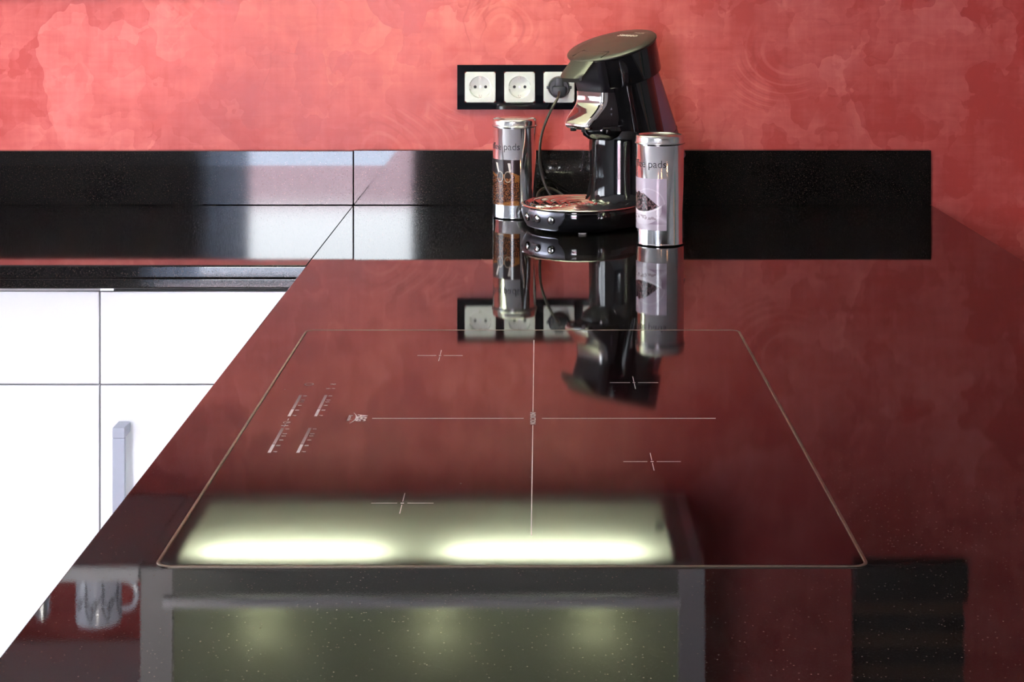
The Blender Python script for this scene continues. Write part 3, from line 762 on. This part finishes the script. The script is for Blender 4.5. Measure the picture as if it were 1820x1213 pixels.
# ------------------------------------------------------------------ storage tins
def hsh(i, j, s=0):
    n = (i*374761393+j*668265263+s*974711) & 0xffffffff; n = ((n ^ (n >> 13))*1274126177) & 0xffffffff
    return ((n ^ (n >> 16)) & 0xffff)/65535
def beans(u, v, sc):
    """nearest bean in a jittered grid: returns (distance, local coordinate across the seam, id)"""
    x, y = u*sc, v*sc; best = (9, 0, 0)
    for i in range(int(x)-1, int(x)+2):
        for j in range(int(y)-1, int(y)+2):
            cx, cy = i+.5+.4*(hsh(i, j)-.5)*2, j+.5+.4*(hsh(i, j, 1)-.5)*2; an = hsh(i, j, 2)*PI
            dx, dy = x-cx, y-cy; p = dx*math.cos(an)+dy*math.sin(an); q = -dx*math.sin(an)+dy*math.cos(an)
            d = (p/.62)**2+(q/.45)**2
            if d < best[0]: best = (d, q, hsh(i, j, 3))
    return best
def mixt(a, b, f): return tuple(x+(y-x)*f for x, y in zip(a, b))
def paint_sack(u, v):          # u right, v up, 0..1: sack of roasted beans with two scoops on a dark ground
    c = mixt((.010, .007, .008), (.045, .028, .030), max(0, v-.3))
    top = .69+.035*math.sin(u*9+.4)-.10*max(0, u-.78)*2
    gr = hsh(int(u*70), int(v*70), 8)
    if .22 < u < .985 and v < top:
        c = mixt((.42, .17, .045), (.16, .06, .02), gr)                      # sackcloth
        d, q, h = beans(u*1.15, v, 30)
        if v < top-.035-.02*math.sin(u*23) and not (u > .88 and v > .50+.3*(u-.88)) and not (u > .45 and v < .07+.03*math.sin(u*9)):
            c = mixt(mixt((.13, .035, .012), (.40, .14, .05), h*h), (.018, .006, .003), min(1, max(0, d-.3)*1.5))
            if abs(q) < .06: c = mixt(c, (.03, .01, .005), .7)
    elif u <= .22 and v < .72: c = mixt((.34, .14, .04), (.02, .01, .008), min(1, abs(math.sin(v*17+u*20))*1.3))
    for hu, lean, bu in ((.455, .30, .53), (.765, .12, .725)):               # two scoops: handle, then head
        if .73 < v < .93:
            cx = hu+(.83-v)*lean
            if abs(u-cx) < .020+.012*(v-.73)/.2: c = (.82, .76, .68)
        e = ((u-bu)/.085)**2+((v-.625)/.125)**2
        if e < 1:
            c = (.03, .018, .014)
            if e > .70: c = (.42, .34, .27)
            elif v < .60:
                d, q, h = beans(u*1.15, v, 30); c = mixt(mixt((.18, .05, .016), (.42, .15, .06), h), (.02, .006, .003), min(1, max(0, d-.35)*1.3))
    return c
def paint_bowl(u, v):          # pale mauve ground, white cup heaped with dark beans
    c = mixt((.52, .42, .50), (.60, .52, .60), v)
    if abs(math.hypot((u-.62)*.9, v-.50)-.30) < .010: c = mixt(c, (.80, .74, .78), .5)
    rim = .335+.12*((u-.45)/.42)**2
    if v < rim:
        c = mixt((.66, .59, .66), (.34, .26, .32), abs(math.sin(u*5+v*8)))
        e = ((u-.45)/.45)**2+((v-.40)/.30)**2
        if e < 1:
            c = mixt((.86, .82, .86), (.50, .41, .48), min(1, abs(u-.42)*1.3+max(0, .25-v)*2.5))
            if .20 < v < .29:
                d, q, h = beans(u, v, 15)
                if d < .8 and h > .25: c = mixt(c, (.20, .11, .13), .6)
        elif v < .12: c = mixt(c, (.70, .64, .70), .5)
    hp = .72-.02*math.sin(u*30) if u < .50 else .72-.24*((u-.50)/.33)**1.1
    if rim-.02 < v < hp and .10 < u < .845:
        d, q, h = beans(u, v, 16); base = mixt((.045, .016, .020), (.17, .085, .095), h)
        c = mixt(base, (.012, .005, .008), min(1, max(0, d-.3)*1.4))
        if abs(q) < .05 and h < .5: c = (.26, .15, .14)
        if .20 < d < .30 and q > .1: c = mixt(c, (.60, .50, .53), .55)
    if abs(v-rim) < .020 and .08 < u < .90: c = (.88, .84, .88)
    return c
def tin(x, y, edge_deg, painter, label, lz0, lz1, tz):
    """edge_deg: where the printed label ends, degrees to the right of the side facing the camera"""
    R_ = .0368; HT = .169
    t = thing('storage_tin', label, 'tin', (x, y, W), group='brushed metal storage tins beside the coffee machine')
    MB().lathe([(.030, .0006), (R_-.0008, .0006), (R_+.0006, .0012), (R_+.0010, .0022), (R_+.0004, .0034), (R_, .0042), (R_, .1562), (R_-.002, .158)], 96).build('tin_body', M['tin'], t, angle=50)
    MB().lathe([(.0, .1668), (.0300, .1668), (.0322, .1676), (.0335, .1690), (.0352, .1688), (.0368, .1675), (.0376, .1650), (.0378, .1585), (.0384, .1576), (.0392, .1568), (.0390, .1556), (.0380, .1552), (.0372, .1554)], 96, cap0=False, cap1=False).build('lid', M['tinlid'], t, angle=60)
    span = 2.10; NU, NV = 150, 130
    a1 = -PI/2+math.radians(edge_deg); a0 = a1-span
    vs_, fs_, cols = [], [], []
    for j in range(NV+1):
        for i in range(NU+1):
            u, v = i/NU, j/NV; a = a0+span*u
            vs_.append(((R_+.00025)*math.cos(a), (R_+.00025)*math.sin(a), lz0+(lz1-lz0)*v))
            cols += [*painter(u, v), 1.0]
    for j in range(NV):
        for i in range(NU):
            k = j*(NU+1)+i; fs_.append((k, k+1, k+NU+2, k+NU+1))
    lb = MB().add(vs_, fs_).build('printed_label', M['label'], t)
    at = lb.data.color_attributes.new('Col', 'FLOAT_COLOR', 'POINT'); at.data.foreach_set('color', cols)
    a_, f_ = text_geo('coffee pads', .0165, 0, .98, 1.0, 'RIGHT', -.0001)
    MB().add([((R_+.0003)*math.cos(a1+(p)/R_), (R_+.0003)*math.sin(a1+(p)/R_), tz+q) for p, q, c in a_], f_).build('lettering', M['ink'], t, sm=False)
    return t
tin(-.042, 2.803, 16, paint_sack, 'metal tin with a dark sack-of-beans picture, left of the coffee machine', .0240, .1012, .1180)
tin(.1872, 2.532, 12, paint_bowl, 'metal tin with a pale cup-of-beans picture, right of the coffee machine', .0250, .1040, .1210)

# ------------------------------------------------------------------ wall units above (seen in the worktop's and hob's reflections)
ZU = W+.527; UD = 2.597; UX0, UX1 = -.6335, .2637
wc = thing('wall_cabinet', 'grey wall cabinet with backlit frosted green glass door and lit underside', 'cabinet', (0, 0, ZU))
m = MB(); t_ = .018; ZT = .56
m.box(UX0, UX0+t_, UD+.022, WALL-.002, 0, ZT); m.box(UX1-t_, UX1, UD+.022, WALL-.002, 0, ZT)
m.box(UX0+t_, UX1-t_, UD+.022, WALL-.002, ZT-t_, ZT); m.box(UX0+t_, UX1-t_, WALL-.012, WALL-.002, 0, ZT-t_)
m.box(UX0+t_, UX1-t_, UD+.03, WALL-.013, .0465, .0585)
m.build('cabinet_body', M['carcass'], wc, sm=False)
m = MB()
m.box(UX0, UX0+.052, UD, UD+.021, 0, ZT, .0015); m.box(UX1-.042, UX1, UD, UD+.021, 0, ZT, .0015); m.box(UX0+.052, UX1-.042, UD, UD+.021, ZT-.05, ZT, .0015)
m.build('door_frame', M['cabgrey'], wc)
MB().box(UX0+.052, UX1-.042, UD+.001, UD+.021, 0, .0445, .001).build('fascia', M['fascia'], wc)
MB().box(UX0+.038, UX1-.040, UD-.012, UD-.0005, .0455, .0600, .002).build('handle_rail', M['carcass'], wc)
MB().sheet((UX0+.052, UD+.006, .0605), (UX1-.042, UD+.006, .0605), (UX1-.042, UD+.006, ZT-.0505), (UX0+.052, UD+.006, ZT-.0505)).build('glass_pane', M['frost'], wc, sm=False)
MB().sheet((UX0+.050, UD+.038, .003), (UX1-.048, UD+.038, .003), (UX1-.048, WALL-.045, .003), (UX0+.050, WALL-.045, .003)).build('light_diffuser', M['frostdiff'], wc, sm=False)
m = MB(); m.box(UX0+t_, UX0+.0500, UD+.0225, WALL-.013, .0005, .006); m.box(UX1-.0480, UX1-t_, UD+.0225, WALL-.013, .0005, .006)
m.box(UX0+.0500, UX1-.0480, UD+.0225, UD+.0380, .0005, .006); m.box(UX0+.0500, UX1-.0480, WALL-.0450, WALL-.013, .0005, .006)
m.build('diffuser_frame', M['cabgrey'], wc, sm=False)
for xa, xb in ((-.550, -.252), (-.150, .172)):
    MB().tube([(xa, UD+.070, .034), (xb, UD+.070, .034)], .0075, 16, 1).build('lamp_tube', M['tube'], wc)
MB().lathe([(.0, -.010), (.007, -.0095), (.008, -.006), (.008, .0012), (.0, .0012)], 24, (.205, 2.775), False, False).build('switch_knob', M['blackmetal'], wc)
for xx in (-.44, -.16, .09):
    MB().lathe([(.0, .088), (.02, .088), (.02, .0825), (.0, .0825)], 24, (xx, UD+.055), False, False).build('puck_lamp', M['bulb'], wc)
# open shelves left of it
sh = thing('open_shelf_unit', 'pale open shelf unit left of the lit green wall cabinet', 'shelf', (0, 0, ZU))
m = MB()
MB().box(-1.50, UX0-.003, UD+.002, WALL-.002, 0, .0232, .001).build('shelf_board', M['carcass'], sh)
MB().box(-1.50, UX0-.003, UD+.002, WALL-.002, .262, .285, .001).build('shelf_board', M['carcass'], sh)
MB().box(-1.52, -1.501, UD+.002, WALL-.002, 0, .56, .001).build('side_panel', M['carcass'], sh)
MB().box(-1.50, UX0-.003, UD+.002, WALL-.002, .537, .56, .001).build('shelf_board', M['carcass'], sh)
SZ = ZU+.0235
mg = thing('mug', 'white mug with grey twig pattern on the lower open shelf', 'mug', (-.716, 2.66, SZ), math.radians(10))
MB().lathe([(.030, 0), (.034, .002), (.0362, .008), (.0365, .080), (.0360, .084), (.0345, .084), (.0340, .080), (.0335, .008), (.0, .006)], 64, cap1=False).build('mug_body', M['mug'], mg, angle=50)
MB().tube([(.034, 0, .068), (.052, 0, .066), (.060, 0, .048), (.054, 0, .028), (.034, 0, .020)], .0045, 12, 8).build('handle', M['mug'], mg)
def twig(pts):
    m_ = MB()
    P = [(a, z) for a, z in pts]
    m_.tube([(.0366*math.cos(a), .0366*math.sin(a), z) for a, z in P], .0011, 6, 8); return m_
tw = MB()
for base in (-2.1, -1.35, -.6):
    for pts in ([(base, .012), (base+.08, .03), (base+.02, .05), (base+.18, .07)], [(base+.06, .028), (base-.2, .045), (base-.28, .04)], [(base+.04, .042), (base+.3, .055)],
                [(base-.28, .04), (base-.42, .048), (base-.36, .058), (base-.22, .046)], [(base+.18, .07), (base+.28, .074), (base+.32, .062), (base+.2, .06)]):
        g = twig(pts); tw.add(g.v, g.f)
tw.build('twig_print', M['mugprint'], mg)
tb = tag(MB().lathe([(.012, 0), (.0130, .001), (.0130, .060), (.0125, .066), (.009, .068), (.009, .0725), (.0, .0730)], 32).build('spice_mill', M['alu'], loc=(-.802, 2.64, SZ)), 'slim metal mill standing left of the mug on the open shelf', 'mill')
tag(MB().lathe([(.012, 0), (.014, .001), (.018, .010), (.024, .0185), (.0235, .0190), (.017, .011), (.0, .004)], 40, cap1=False).build('small_bowl', M['blackmetal'], loc=(-.776, 2.78, SZ)), 'small dark bowl behind the mug on the open shelf', 'bowl')
# black slatted rack on the wall to the right
rk = thing('wall_rack', 'black slatted rack hung high on the red wall right of the wall cabinet', 'rack', (.6655, WALL, W+.64))
MB().box(-.0995, .0995, -.008, -.001, 0, .56).build('backing_board', M['wood'], rk, sm=False)
MB().box(-.1005, .1005, -.040, -.0085, 0, .068, .002).build('slat', M['blackmetal'], rk)
for i in range(8): MB().box(-.1005, .1005, -.016, -.0085, .101+i*.0585, .1305+i*.0585, .001).build('slat', M['blackmetal'], rk)
